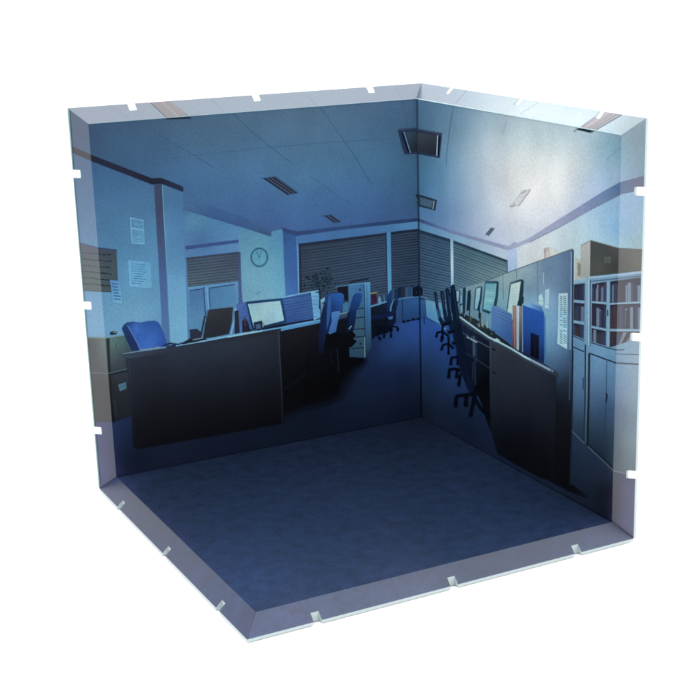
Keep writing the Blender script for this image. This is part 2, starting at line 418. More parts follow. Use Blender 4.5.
# ceiling vents and lamps
i = sub('printed_ceiling_vent', 'L', 6, left)
i.poly([(150,102),(170,101),(189,115.4),(190.5,118.5),(166,119.4),(166,117)], [(160,108,'443648'),(175,113,'483848'),(175,119,'101a34'),(185,118,'16203c')])
for a in (0, .32, .62, .9): i.line([(151.5+17*a,102),(168+17*a,117)], .8, ['2c2030','6c6070','362838','282030'][int(a*3)])
i.poly([(166.5,117.7),(184,115.9),(186,118),(169,119.2)], '0c1226', dz=2); i.line([(184,115.8),(191,119)],.7,'182848'); done(i)
i = sub('printed_ceiling_vent', 'L', 6, left)
i.poly([(263,178.2),(276,176.8),(298.5,193),(288,194.4)], '242a40'); i.line([(267,178.4),(290,193.7)],.9,'505870'); i.line([(271.3,178),(293.6,193.2)],.9,'485068'); i.line([(275,177.2),(297,193)],.6,'43567c'); i.line([(261,178.6),(276,176.6)],.7,'284a72'); i.line([(264,178.4),(288,194.6)],.8,'181c30'); done(i)
i = sub('printed_ceiling_vent', 'L', 6, left)
i.poly([(324,215.8),(331,214.8),(341,222),(334,222.7)], '2c3450'); i.line([(322,216.2),(331,214.8)],.6,'2c4a78'); i.line([(328,215.8),(337.3,222.2)],.8,'4c5268'); done(i)
i = sub('printed_ceiling_lamp', 'L', 6, left)
i.poly([(397.5,129.5),(402,128.6),(420,127.3),(420,153.6),(404.5,154.2),(402,147)], '2c3556'); i.poly([(403.5,132.4),(420,131.2),(420,151.4),(409.5,152)], [(407,135,'34485a'),(415,148,'283040')], dz=1); i.poly([(401.4,133),(403.6,132.5),(410.4,152.5),(407.6,152.6)], '0f1630', dz=2); i.line([(403.8,132),(410.4,152.6)],.8,'6a9ab8',3); i.line([(398,129.8),(419,128)],.7,'43527c',3); done(i)
i = sub('printed_ceiling_lamp', 'L', 6, left)
i.poly([(414.5,195),(420,193.6),(420,206.5),(417,203.5)], '233450'); i.line([(415,195.4),(418.5,204.5)],.7,'4f7ca4'); done(i)
# clock
i = sub('printed_clock', 'L', 6, left)
i.poly([(259.3+8.2*math.cos(a/24*6.2832), 257.3+9.1*math.sin(a/24*6.2832)) for a in range(24)], [(255,250,'5498bc'),(262,262,'62a4c2')])
i.ring(259.3,257.3,8.2,9.1,1.3,'27597a'); i.ring(259.3,257.3,6.9,7.8,.35,'4a8ca4'); i.line([(259.5,257.6),(256.6,252)],.8,'2f6c8c'); i.line([(259.5,257.6),(261,251.3)],.8,'34708e'); i.line([(260,256),(258.6,259.4)],.5,'34708e')
for a in range(12): i.line([(259.3+6.2*math.sin(a*.5236),257.3-7*math.cos(a*.5236)),(259.3+7*math.sin(a*.5236),257.3-7.9*math.cos(a*.5236))],.4,'3f8099')
done(i)
# papers on the wall
i = sub('printed_notice_board', 'L', 6, left)
i.poly([(74,242.4),(78.6,243),(98,248),(116.4,250),(118,281.5),(118.6,292),(83,290.4),(74,289)], [(90,252,'454c5e'),(112,256,'47505f'),(90,280,'47585c'),(112,280,'46585f'),(100,268,'4a5860')])
i.line([(74,242.6),(78.6,243.2),(98,248.2),(116.4,250.2)],1.4,'3a4470'); i.line([(74,289),(83,290.6),(118,292)],.8,'39434f')
for k, y in enumerate((252.5, 259, 265.2, 271.4, 277.4, 283.4)):
    x = 82.0
    while x < 110:
        L = rnd.uniform(2, 6); i.line([(x, y+(x-82)*.09+rnd.uniform(-.4,.4)), (min(x+L, 111.5), y+(x+L-82)*.09+rnd.uniform(-.5,.5))], rnd.uniform(.8,1.5), '262e3c'); x += L+rnd.uniform(.3,1.4)
done(i)
i = sub('printed_notice', 'L', 8, left)
i.poly([(110,280),(120.5,281),(122.6,303.6),(113,303)], [(112,284,'5a94cc'),(120,300,'6eb0da')])
for k in range(6): y = 283.6+k*3.05; x = 112+k*.45; i.line([(x,y),(x+7.2-rnd.uniform(0,2),y+.5)], 1.0, '24559c')
done(i)
i = sub('printed_notice', 'L', 6, left)
i.poly([(129.5,217),(143.6,219.6),(145,244.4),(131.6,243.6)], [(135,225,'4f88b4'),(140,240,'5a9ac4')])
i.line([(130.2,218),(143.4,220.4)],1,'6fa8d0'); i.line([(130.3,218),(132,243)],1.2,'6ea6d4'); i.line([(131,228),(143.6,230.4)],1.1,'76b0d6'); i.line([(143.4,220.4),(144.6,244)],.8,'649fc8'); i.line([(132,243),(144.6,244)],1,'74b0d4')
for k in range(18):
    x, y = rnd.uniform(133,141), rnd.choice((rnd.uniform(221,227),rnd.uniform(233,241))); i.line([(x,y),(x+rnd.uniform(-.6,2.2),y+rnd.uniform(-1,1))],.6,rnd.choice(('33689a','3c74a6','7ab4d8')),2)
done(i)
i = sub('printed_notice', 'L', 6, left)
i.poly([(128,260),(150.5,262),(152,288.6),(129.6,286.6)], [(130,265,'66a6d6'),(145,270,'5fa2ce'),(140,285,'6cb0da')])
for k in range(9):
    y = 263.6+k*2.4; x = 131.5
    while x < 146-(k % 3)*2:
        L = rnd.uniform(.8,3); i.line([(x,y+(x-131)*.1),(x+L,y+(x+L-131)*.1)],rnd.uniform(.5,.95),rnd.choice(('3b77a8','4582b0'))); x += L+rnd.uniform(.3,1)
done(i)
# side cabinet
i = sub('printed_cabinet', 'L', 6, left)
i.poly([(80,336.5),(106.6,337.6),(127,334.5),(133,345),(132,416),(113.5,422.4),(90,421.6)],
       [(90,345,'34343c'),(100,380,'303036'),(100,410,'2e2d30'),(112,342,'5a7672'),(122,342,'4c686c'),(114,362,'48545a'),(124,358,'3c4a52'),(116,380,'2f333c'),(122,405,'22242e'),(116,418,'20222c')])
i.poly([(106.2,338),(109.4,338),(110.6,372),(112,400),(115,422),(112.4,422.4)], [(108,350,'2a3036'),(112,400,'14161e')], dz=1)
i.line([(82,337),(106.6,338),(126,335)],.9,'6f8e8e',2); i.line([(88,372.6),(108.6,373.4),(128,368.6)],.9,'54626a',2); i.line([(109,375),(128,370.6)],1.5,'1c2028',2)
i.poly([(118.2,384.6),(126,382),(126.4,388.6),(119.8,391.4)], '4c7088', dz=2); i.line([(119.6,387.6),(125.4,385.6)],.8,'3a5a72',3)
i.line([(114.5,400),(116,416)],.7,'3c3c40',2); i.line([(116.2,343),(116.6,349)],.8,'3f5558',2)
i.poly([(109.6,334.6),(110.4,332),(113,331),(117,331.4),(117.6,333),(116,334.4),(112,335)], '27303c', dz=2); i.line([(113,332),(117,332.4)],.9,'7a9aa0',3); done(i)
# blue chair
i = sub('printed_chair', 'L', 7, left, 'printed blue office chair behind the long dark desk')
i.poly([(121.8,328.5),(123.6,325),(127,322.4),(133,321.6),(140,322.6),(147,321.2),(154,320.6),(158,321.8),(160.6,325.5),(165,337),(168,346),(150,350),(134,353),(126,339)],
       [(126,326,'22448c'),(135,325,'3a6ac2'),(150,324,'2c58ac'),(140,335,'3264c4'),(155,335,'3464c0'),(150,345,'3a6ccc'),(162,342,'2c58b4'),(132,328,'3c6cc4')])
i.poly([(121.8,328.5),(124,326.4),(127,326),(131,333),(137,344),(140,351),(133,353),(126,339)], [(124,330,'1c3872'),(130,342,'182c60'),(136,350,'1c3468')], dz=1)
i.line([(127.6,325.6),(132,333),(138,344),(141,350.5)],1,'4a7cd0',2); done(i)
# the long desk
i = sub('printed_desk', 'L', 8, left, 'printed long dark desk front')
i.poly([(125.5,358),(128,357),(178,349),(281,332),(283.4,423.4),(137.6,449.4),(133.4,447),(132,420),(127.8,375)],
       [(130,365,'2c3142'),(180,356,'2d3446'),(230,350,'2c3344'),(270,340,'2b3140'),(150,385,'20242f'),(200,380,'1f2432'),(260,375,'1c202c'),(160,410,'14161f'),(220,405,'12141d'),(270,400,'0f111a'),(150,438,'0d0e16'),(200,430,'0c0d16'),(270,418,'0a0c15'),(134,440,'10121c')])
i.poly([(121.8,353.6),(150,349.6),(178,345.6),(281,328.2),(281,333.4),(178,350),(129,358.8),(123,357)], [(125,355,'3c4656'),(160,350,'343a50'),(200,345,'2c3448'),(275,332,'2a2c38')], dz=1)
i.line([(123,353.8),(136,351.6),(150,349.6),(166,347.2)],(.8,1.6),'6c90ae',2); i.line([(140,350.4),(160,347.4)],1.5,'7a96b2',3)
i.line([(176,345.8),(204,341),(232,335.6),(262,330.6)],(1.0,2.2),'7ab6da',2); i.line([(228,337),(262,331)],1.2,'94cce4',3)
i.line([(129,361),(133.6,420),(136,446)],.7,[(129,361,'3a4052'),(136,440,'14161e')],2); done(i)
i = sub('printed_desk', 'L', 8.4, left, 'printed second desk with a black hollow underneath')
i.poly([(281,330),(320,322.5),(348,318),(362,315),(363,362),(351,367.5),(341.5,378),(338,393.5),(305,404.5),(296,409),(283.2,413)],
       [(290,335,'1c1a24'),(310,332,'191720'),(300,350,'101018'),(320,345,'0c0e1a'),(290,380,'05070d'),(320,380,'04050b'),(345,350,'06080f'),(330,395,'04060c'),(355,325,'0e1424')])
i.poly([(281,328.4),(300,324.4),(320,321),(320,323),(281,331)], [(285,330,'4f96d0'),(318,321,'4a8cc8')], dz=1)
i.line([(262,330.8),(281,327.6),(300,323.8),(320,320.2)],1.3,'64aee0',2)
i.line([(278.7,331),(279.6,355),(281.4,385),(282.8,422)],1.0,[(279,335,'3c4660'),(283,420,'1c2230')],3); i.line([(280.1,331),(281,355),(282.8,385),(284,422)],.8,'0a0c14',3)
i.line([(284,389),(297,381),(308,371)],1.8,'0e1020',2); i.line([(308,355),(307,403)],1.6,'020308',2); i.line([(337,345),(338.6,372)],.9,'1c2438',2)
i.line([(285,396),(297,389),(330,382),(337,391)],2.2,'020306',2)
i.line([(330,350),(333,364)],.7,'141826',3)
done(i)
# left desk items
i = sub('printed_monitor', 'L', 9.2, left, 'printed monitor seen from its dark back')
i.poly([(208.8,309.6),(233.2,307),(232,322),(229,334),(215,337),(202.8,338.6),(205.4,322)], [(212,314,'34343e'),(228,312,'33323c'),(215,330,'2a2c36')]); i.line([(208.4,309.8),(203.6,321),(202,335)],1.3,'46648c',0); i.line([(205,316),(200.6,337)],1.8,'26334e',0); done(i)
i = sub('printed_keyboard', 'L', 9.4, left)
i.poly([(182,344.6),(186,341),(190,338),(203,337.4),(207,339),(199,341.4)], '1e2534'); i.poly([(189.8,330),(197,329),(201.4,332),(201,338),(190.4,338.6)], '2a3348'); i.line([(189.8,330),(197,329.2)],1,'1a2c50'); i.line([(193,339.8),(203,338)],.9,'7a98a8',2); i.line([(163,346),(170,343.4),(179,344.6)],1.6,'222e54'); done(i)
i = sub('printed_desk_divider', 'L', 7.4, left)
i.poly([(236.6,303.6),(248,301.6),(252,331.6),(232,335.4),(233.4,320)], [(240,308,'3c66b4'),(245,320,'345ca6'),(236,330,'467cbc')])
for k in range(12): x = rnd.uniform(236,246); y = rnd.uniform(304,328); i.line([(x,y),(x+3,y-.4)],.6,'284e90')
i.line([(231,334),(235,318),(235.6,308)],1.4,'6ab0e0',2); done(i)
i = sub('printed_pen_pot', 'L', 10, left)
i.poly([(234.6,311),(238.8,310.4),(239.8,332.8),(234.6,334)], '262c40'); i.poly([(242,321),(245,318),(248.6,323),(250,331.8),(242.2,332.6)], '28243c'); i.line([(244,317),(245.6,326)],1,'5c3c4a'); i.line([(239,312),(240,328)],.9,'4a6c98'); i.line([(247,326),(251,331)],1.6,'1a1e34'); done(i)
i = sub('printed_monitor', 'L', 9, left, 'printed monitor with a pale lit screen')
i.poly([(246,302.8),(247,301.6),(281.4,298),(282.8,299),(287,321.4),(285,323),(258,329.4),(252,329.6)], [(250,304,'1c3c6a'),(280,300,'204878'),(284,320,'1a4270'),(256,327,'16305a')])
i.poly([(248.6,304),(280.2,300.8),(284,320.4),(266,325),(254.4,328)], [(252,307,'8cbcc8'),(262,308,'a4c8d4'),(274,306,'9cc6d2'),(270,318,'96c2d4'),(280,316,'a2cee0'),(256,322,'a0cccf')], dz=1); i.line([(248.4,304.4),(254.6,328.4)],.8,'9ed2e4',2); done(i)
i = sub('printed_mug', 'L', 11, left)
i.poly([(253.4,322.4),(262,320.6),(263,328.8),(260,330.6),(254.6,330.6)], '1b2b4a'); i.poly([(255.6,324.6),(260.4,323.8),(261,328.2),(256.4,329)], '45648a', dz=1); i.poly([(262.4,321.4),(264.2,323),(263.4,327.4),(262.4,327)], '8a98a0', dz=1); done(i)
i = sub('printed_desk_divider', 'L', 7.4, left)
i.poly([(281.4,297.4),(311.4,293),(314,320),(300,324),(287,326.6),(285,311)], [(285,300,'3866b4'),(300,298,'3060a8'),(306,310,'3060a4'),(292,320,'2c509c')])
i.slats((282,299),(311.4,294.4),(313.6,319),(287,325), 9, ['28488f','2c4e9a'], .3, rnd)
i.poly([(311,292.6),(318.8,290.8),(320.4,317),(314,320.4)], [(314,296,'62aad8'),(318,300,'5298ca'),(317,315,'5ca8de')], dz=2)
for k in range(6): i.line([(312.6,296+k*4),(316+rnd.uniform(-1,2),297+k*4)],.7,'3f7cbc',3)
i.line([(277,298.6),(300,293.8),(318,290.8)],1.4,'62aadc',3); i.line([(263,328),(290,323.6),(313,319.6)],1.6,'131a2c',3); done(i)
# plant
i = sub('printed_plant', 'L', 7.7, left)
i.line([(319.6,309),(320,293),(318,282),(316,273)],1.3,'1c2c3c'); i.line([(320,294),(327,284),(332,278)],1,'1c2c3c'); i.line([(319.4,288),(312,281)],.8,'1c2c3c')
for k in range(95):
    a = rnd.gauss(0,1); x = 321+rnd.gauss(0,6.2); y = 281+rnd.gauss(0,5.6)
    if y > 297: continue
    r = rnd.uniform(.5,1.25); th = rnd.uniform(0,3.14)
    i.poly([(x+2*r*math.cos(th),y+1.6*r*math.sin(th)),(x-.8*r*math.sin(th),y+.8*r*math.cos(th)),(x-2*r*math.cos(th),y-1.6*r*math.sin(th)),(x+.8*r*math.sin(th),y-.8*r*math.cos(th))], rnd.choice(('162436','1c3040','21384a','121f30','2c4a5a')), dz=1+.01*k)
i.poly([(320.6,300),(324.6,297),(325.6,312),(321,316)], [(322,300,'7ab4d8'),(323,312,'3f70a8')], dz=2); i.line([(322,304),(324.6,302)],1,'182840',3); done(i)
# chairs in the middle
i = sub('printed_chair', 'L', 9.7, left, 'printed blue chair with a pale armrest before the desk')
i.poly([(326.6,295),(329,293.6),(341,292.8),(344,294.6),(343,302),(340.6,312),(338,322),(335,334),(329,338),(326,352),(318.6,354),(318.4,338),(320.6,318),(323.6,304)],
       [(325,310,'16284e'),(321,335,'121e44'),(336,296,'2658ac'),(338,306,'1d4a9a'),(330,320,'16306a'),(322,350,'0c1430')])
i.poly([(328.6,296),(331,295.6),(331,310),(329,322),(326.6,330),(326.8,312)], '2c5ba4', dz=1)
i.poly([(331.4,312.8),(334,311.6),(340,311),(340.4,313),(337.6,322),(336,331.6),(329.6,334.4),(328.4,333),(331.6,322)], [(333,314,'4a84cc'),(336,325,'3c70bc'),(332,332,'3c68b4')], dz=2)
i.poly([(326,334),(336,332),(350,337),(357,341),(352,347),(330,350),(323,352)], '05070f', dz=0); done(i)
i = sub('printed_chair', 'L', 10, left, 'printed narrow blue chair before the drawer tower')
i.poly([(353,296),(355.4,293.4),(360.6,293),(362.2,295),(361.4,301),(359.4,306.6),(356.8,309),(355.6,320),(353.6,330),(351.6,335),(346,336),(347,322),(349,311),(351,303)],
       [(356,297,'1d4690'),(360,298,'1c4894'),(351,315,'122a5c'),(349,330,'0c1a3c')]); i.line([(348.6,312),(346.6,332)],1.6,'0c1836',2); i.line([(349,329),(351.4,326)],1,'7aa0b8',3)
i.poly([(338,336),(352,331),(356,335),(350,343),(338,346)], '060912', dz=0); done(i)
i = sub('printed_box', 'L', 8, left)
i.poly([(337.4,287.4),(347.8,286),(348.2,300.4),(345,301.6),(344,297),(342,303),(338.6,296)], '1d1a2a'); i.line([(335.6,287.6),(337,286.6),(348,285)],.9,'4a80ac'); i.poly([(343,304),(346,302),(348.6,303),(348.4,311),(342.6,312)], '3c76a8', dz=1); i.line([(339,314.4),(349,311.8)],1.1,'6a9cb8',2); done(i)
# drawer tower
i = sub('printed_drawer_cabinet', 'L', 9, left)
i.poly([(348.4,284.2),(363.6,282.4),(365,357.6),(349.6,357.4)], [(352,290,'4078ac'),(360,290,'3c6ea4'),(358,320,'38607f'),(357,340,'34566f'),(355,352,'2c4a66')])
i.poly([(363.6,282.4),(370.2,282.2),(371.6,349),(368,354),(365,357.6)], [(367,288,'5090c2'),(368,310,'3c76ae'),(368,335,'2f5478'),(367,352,'223a50')], dz=1)
for y in (308, 317, 328.6, 336.4, 347.6): i.line([(356 if y < 325 else 350.6, y+1.1),(364.2, y)],.9,'0f1c2e',2)
i.line([(363.8,283),(364.6,300),(365.2,357)],.8,'162a44',2); i.line([(364.6,337),(364.9,357)],.7,'7a98a8',3); i.line([(366.8,285),(368,350)],.5,'2c5c8a',2)
for p in ((360,289.8),(360.6,343.8)): i.poly([(p[0]-.9,p[1]-.9),(p[0]+.9,p[1]-.9),(p[0]+.9,p[1]+.9),(p[0]-.9,p[1]+.9)],'12223c',dz=3)
i.line([(348,284),(353,281.6),(368.4,279)],1.0,'101e34',2); i.line([(348.6,284.8),(370,282.6)],.8,'5f9cca',3)
i.poly([(348,357),(356,357),(360.4,361),(359.4,366),(356.6,366),(357,361.6),(352,360.6),(347,361)], '05070e', dz=4); done(i)
# i.e. the further desk with things on it
i = sub('printed_desk', 'L', 7, left, 'printed far desk beside the drawer tower')
i.poly([(370.4,306.4),(380,303.6),(388,301),(396,300),(396,322),(388,333),(376,336),(371.6,340)], [(375,312,'141c2c'),(385,306,'16223c'),(380,325,'0b1224'),(390,325,'0c1630')]); i.line([(370.4,306.6),(380,303.8),(390,300.4)],1.3,'5c9ccc'); i.line([(371.6,316.8),(390,314.6)],1.2,'223860'); done(i)
i = sub('printed_desk_item', 'L', 8, left)
i.poly([(371,294.6),(376.4,293.8),(377.2,302.6),(371,304.8)], '42203a'); i.line([(371,293.4),(376.4,292.6)],1.2,'98902c'); i.line([(374.8,296),(375.2,303)],.8,'2a1830'); i.poly([(378,299),(379.6,295.6),(381,299.4),(381.6,303),(378.4,303.8)],'5d94bc'); i.line([(384,294.6),(384.4,301.6)],.9,'4c80ac'); i.line([(377,291),(378,298)],.6,'4a6a80'); done(i)
i = sub('printed_chair', 'L', 9.3, left, 'printed small chair at the far desk')
i.poly([(386.6,299),(388.6,293),(391,290),(392.4,291),(391.4,298),(391,308),(387,314)], [(389,295,'1c3e80'),(389,308,'122858')]); i.poly([(396,291.6),(398,291),(398,302),(396.4,310),(393,315),(390,316.6),(391.6,312),(395,306)], [(397,296,'183468'),(394,312,'10244c')])
i.line([(393,301),(390.8,307),(390.6,311)],1.5,'5088bc'); i.poly([(372,316),(389,313.6),(394,313),(393,317),(384,319),(372.4,319)], '122048'); i.line([(386,318),(386,327)],2.2,'0a1020')
i.poly([(388,317),(393,316),(392.6,319),(389,319.6)],'3c68a0'); i.line([(374,328),(386,327),(397,326.6),(398.4,330)],1.3,'070c1c'); i.line([(386,327),(391,332),(391,337)],1.5,'070c1c'); i.line([(385,327),(376,334),(380,339)],1.4,'070c1c'); i.line([(385,328),(384,337)],1.5,'070c1c'); i.line([(387,327),(392,331)],1.2,'070c1c')
for p in ((380,338.6),(384,336.4),(391,336),(397.8,329.4),(391.6,329.4)): i.poly([(p[0]-1.2,p[1]-1.6),(p[0]+1.2,p[1]-1.6),(p[0]+1.1,p[1]+1.7),(p[0]-1.1,p[1]+1.7)],'050916',dz=2)
done(i)
i = sub('printed_low_cabinet', 'L', 6.4, left)
i.poly([(396,300),(421,296),(421,318),(403,321.8),(392,324),(391,305)], [(398,310,'2c5084'),(404,310,'26508a'),(415,306,'2a5a98'),(415,315,'224a84')]); i.line([(392,300.6),(402,298.4),(421,295.8)],1.1,'4c86b8'); i.line([(402.2,299),(402.6,322)],.9,'142c54'); i.line([(402.6,322.4),(421,318)],1.3,'0e1a38')
for p in ((403.6,321),(408,320.6),(413,318.8),(418.6,318.6)): i.poly([(p[0]-1,p[1]-1),(p[0]+1,p[1]-1),(p[0]+1,p[1]+1.4),(p[0]-1,p[1]+1.4)],'0a1228',dz=2)
done(i)
i = sub('printed_books', 'L', 7, left)
i.poly([(397,288),(414,285.6),(414,296),(397,298.6)], '1c2e46'); i.bars((392,288),(413,285.6),(413,296.2),(392,299.4),9,['20344c','2c4a5c','16243c','31507c','2a2c44','3a5c78'],rnd,.2); done(i)
i = sub('printed_box', 'L', 8, left); i.poly([(412.6,288.6),(415,287),(418,285.6),(421,286),(421,296),(413,296.8)], '0d1626'); i.line([(416,290),(416.6,294)],1,'23324a'); done(i)

# ================================================================ RIGHT WALL
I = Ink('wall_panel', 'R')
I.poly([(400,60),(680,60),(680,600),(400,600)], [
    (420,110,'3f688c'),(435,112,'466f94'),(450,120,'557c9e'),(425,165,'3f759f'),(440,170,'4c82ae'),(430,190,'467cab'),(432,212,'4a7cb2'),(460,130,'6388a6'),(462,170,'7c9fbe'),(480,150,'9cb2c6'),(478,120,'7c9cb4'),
    (470,200,'8aa8c8'),(450,215,'6088b8'),(480,225,'9cb0d0'),(500,180,'c0c8d4'),(520,160,'cad2d9'),(500,130,'98afc0'),(530,190,'dcdde2'),(545,170,'d8dce2'),(520,210,'d2d7e2'),(510,238,'bac6de'),(560,195,'d8dce4'),(545,215,'ccd3e2'),  # pale glow painted into the ceiling ink
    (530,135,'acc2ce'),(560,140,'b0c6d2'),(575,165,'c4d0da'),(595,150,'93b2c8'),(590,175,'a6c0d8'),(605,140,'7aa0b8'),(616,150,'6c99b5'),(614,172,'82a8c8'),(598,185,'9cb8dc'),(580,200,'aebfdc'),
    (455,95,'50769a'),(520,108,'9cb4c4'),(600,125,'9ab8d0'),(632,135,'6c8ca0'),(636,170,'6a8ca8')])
I.z = 2
for p in ([(467,90),(455.5,103)],[(453.6,105),(450,125),(447,150),(446,165)]): I.line(p, .7, '41607c', 0)
for p in ([(540,101),(520,114)],[(507,120),(502,134)],): I.line(p, .6, '8ca2b4', 0)
I.line([(642,132),(622,146),(606,160)],.5,'6a90aa',0)
# wall bands
I.poly([(410,217),(418,219),(451,231),(508,248),(517,244),(517,330),(410,330)], [(420,226,'4884b6'),(435,230,'5690c0'),(460,240,'78a4c8'),(490,248,'98b4d0'),(506,256,'a6bdd6'),(512,265,'9cbce4')])
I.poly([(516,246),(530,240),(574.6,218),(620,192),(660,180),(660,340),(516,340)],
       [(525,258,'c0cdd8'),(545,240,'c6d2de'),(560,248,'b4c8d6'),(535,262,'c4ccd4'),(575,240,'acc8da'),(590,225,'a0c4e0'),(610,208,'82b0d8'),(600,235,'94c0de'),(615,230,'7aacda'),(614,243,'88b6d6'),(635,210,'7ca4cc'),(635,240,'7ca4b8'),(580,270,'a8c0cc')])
I.z = 3
I.poly([(507.8,250),(516.6,246),(517.4,272),(507,276)], [(510,255,'a4bce4'),(514,268,'98b8e2')])
I.poly([(417,217.8),(451,230.2),(508.6,246.4),(514,241.8),(518,243),(530,237.6),(557.5,220),(605.5,190),(620,182.3),(645,175.5),(650,174.5),(650,188),(633,191.8),(620,194.7),(589.6,210),(560,226.7),(530,241.8),(517,247.6),(508,250.4),(451,233.2),(417,221.2)],
       [(420,219,'2d4a80'),(440,228,'5670a4'),(470,237,'7888b4'),(505,248,'8a94bc'),(515,245,'98a4c8'),(540,234,'98a0c4'),(570,217,'8a94be'),(590,205,'7486b4'),(610,192,'5878a6'),(620,188,'4a6a9a'),(635,184,'545e84')])
I.z = 4
I.line([(620,194.8),(589.6,210.2),(560,226.9),(530,242)],.6,'6c7ca8',0)
# printed carpet
I.z = 3
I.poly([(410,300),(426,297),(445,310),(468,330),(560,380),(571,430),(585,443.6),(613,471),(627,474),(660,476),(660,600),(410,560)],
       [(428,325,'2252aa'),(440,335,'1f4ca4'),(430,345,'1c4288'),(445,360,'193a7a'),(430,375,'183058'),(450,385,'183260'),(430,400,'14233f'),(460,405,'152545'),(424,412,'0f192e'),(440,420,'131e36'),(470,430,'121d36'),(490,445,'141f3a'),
        (520,470,'16213a'),(560,492,'18233c'),(590,505,'161f36'),(606,515,'131a2c'),(600,480,'1b263c'),(578,450,'1e304c'),(595,465,'1d2d47'),(608,490,'171c2c'),(575,470,'1a2840'),(626,492,'44446c'),(622,520,'42426c')], grid=6)  # last two points pale the lip, sheen painted into the carpet ink
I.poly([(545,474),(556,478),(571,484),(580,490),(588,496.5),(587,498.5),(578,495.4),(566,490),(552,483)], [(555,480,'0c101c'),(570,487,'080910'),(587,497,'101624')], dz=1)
I.z = 12
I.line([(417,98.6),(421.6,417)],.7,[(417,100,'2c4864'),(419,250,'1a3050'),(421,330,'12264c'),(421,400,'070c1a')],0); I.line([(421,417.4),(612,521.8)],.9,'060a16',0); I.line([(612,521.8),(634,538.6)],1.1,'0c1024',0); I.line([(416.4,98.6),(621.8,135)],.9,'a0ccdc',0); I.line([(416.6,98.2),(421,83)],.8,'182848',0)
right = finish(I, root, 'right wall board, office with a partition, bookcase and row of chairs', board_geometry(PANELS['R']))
# blinds
i = sub('printed_blind', 'R', 6, right)
i.poly([(414,228.4),(419,229.5),(450.5,239.5),(452,300),(414,300)], [(422,240,'26466a'),(445,250,'2c557c'),(425,280,'2a5078'),(447,290,'366890')])
i.slats((417,229.5),(450.5,240),(452,306),(419,300), 25, ['1c3a5a','204264'], .32, rnd); i.slats((417,231),(450.5,241.5),(452,307.5),(419,301.5), 25, ['386890','326088'], .18, rnd, 2)
i.poly([(417,229),(450.5,239.3),(450.5,242),(417,232)], '1a3250', dz=3); done(i)
i = sub('printed_blind', 'R', 6, right)
i.poly([(453,240.5),(507.3,260.5),(507,274),(485,283),(485,310),(453,305)], [(458,250,'2f5a7a'),(480,258,'3c6880'),(500,266,'507080'),(460,285,'3c6a8a'),(480,275,'547a8c'),(500,272,'648894')])
i.slats((453,241.5),(507.3,261),(507.3,330),(453,308), 25, ['28506a','2c566c'], .25, rnd); i.slats((453,242.5),(507.3,262),(507.3,331),(453,309), 25, ['4f8094','5a8c9c'], .15, rnd, 2)
i.poly([(453,240.3),(507.4,260.2),(507.4,262.6),(453,243)], '1e3a54', dz=3); i.line([(507.2,260),(507.2,274)],.9,'3a5c70',3); done(i)
i = sub('printed_window_post', 'R', 7, right); i.poly([(450.3,239),(453.2,240),(453.6,287),(451.2,286)], [(451,242,'86b4d4'),(452,265,'b4d4e4'),(452,284,'90bcd4')]); done(i)
# lamps, vents
i = sub('printed_ceiling_lamp', 'R', 6, right)
i.poly([(414,128.6),(417,128.6),(441.8,133),(439.6,158),(417.6,154),(414,153.6)], '2b3450'); i.poly([(414,131.4),(437.4,136),(436.4,155),(414,151.4)], [(422,138,'38424e'),(430,150,'262c3c')], dz=1); i.poly([(438.6,137),(440.6,136),(439,156.6),(437.4,155.4)],'0c1428',dz=2); i.line([(437.6,135.6),(436.8,155.6)],.9,'8eb4cc',3); i.line([(417,129.4),(441,133.6)],.8,'3f5270',3); done(i)
i = sub('printed_ceiling_lamp', 'R', 6, right)
i.poly([(414,193.6),(417.6,194),(436.8,200),(435.2,210.6),(418,206.2),(414,205)], '27384f'); i.poly([(420,197),(432.6,201),(431.6,208),(420,204.6)], '42607c', dz=1); i.line([(434,201),(433,209)],.9,'84aac0',2); i.line([(418,194.8),(436,200.4)],.8,'1a2840',2); done(i)
i = sub('printed_ceiling_vent', 'R', 6, right)
i.poly([(576.6,129.6),(602,112),(622,113.5),(592.5,132.2),(590,132.8)], [(585,125,'6c687c'),(605,117,'76707f'),(582,130,'26343e')])
for a, c in ((0,'44405a'),(.3,'8c88a0'),(.55,'4a4660'),(.8,'383850'),(1,'4c5a70')): i.line([(578.6+13.5*a,128.6+3*a),(602.6+19*a,111.6+2.6*a)],.9,c)
i.poly([(578,129.8),(581.6,128.2),(592,131),(589.6,132.6)], '18262e', dz=2); i.line([(573.6,131.6),(577.6,128.4)],.7,'5c7486'); done(i)
i = sub('printed_ceiling_lamp', 'R', 6, right, 'printed pale strip light outlined on the ceiling')
i.poly([(510,206.6),(522.6,190.8),(530.4,189.6),(518.6,205.4)], [(515,203,'cccdd4'),(526,192,'cecfd6')]); i.line([(510,206.6),(522.6,190.8),(530.4,189.6)],.6,'b0b2c0'); i.line([(518.6,205.4),(530.4,189.6)],.6,'a8a4b0'); i.line([(510,206.6),(513,206.2),(514.6,204)],1,'84889c'); i.line([(521,193.4),(523,193),(526,190.6)],.9,'8c8ea0'); i.line([(524.6,196),(528,191)],.5,'b4b0b8'); done(i)
i = sub('printed_ceiling_vent', 'R', 6, right)
i.poly([(485,234.6),(491,227.6),(494.6,228.4),(488.8,235.8)], '6c7a92'); i.line([(486,234.6),(491.6,228)],1,'33445e'); i.line([(488,235.2),(493.6,228.4)],1,'3c4a64'); done(i)
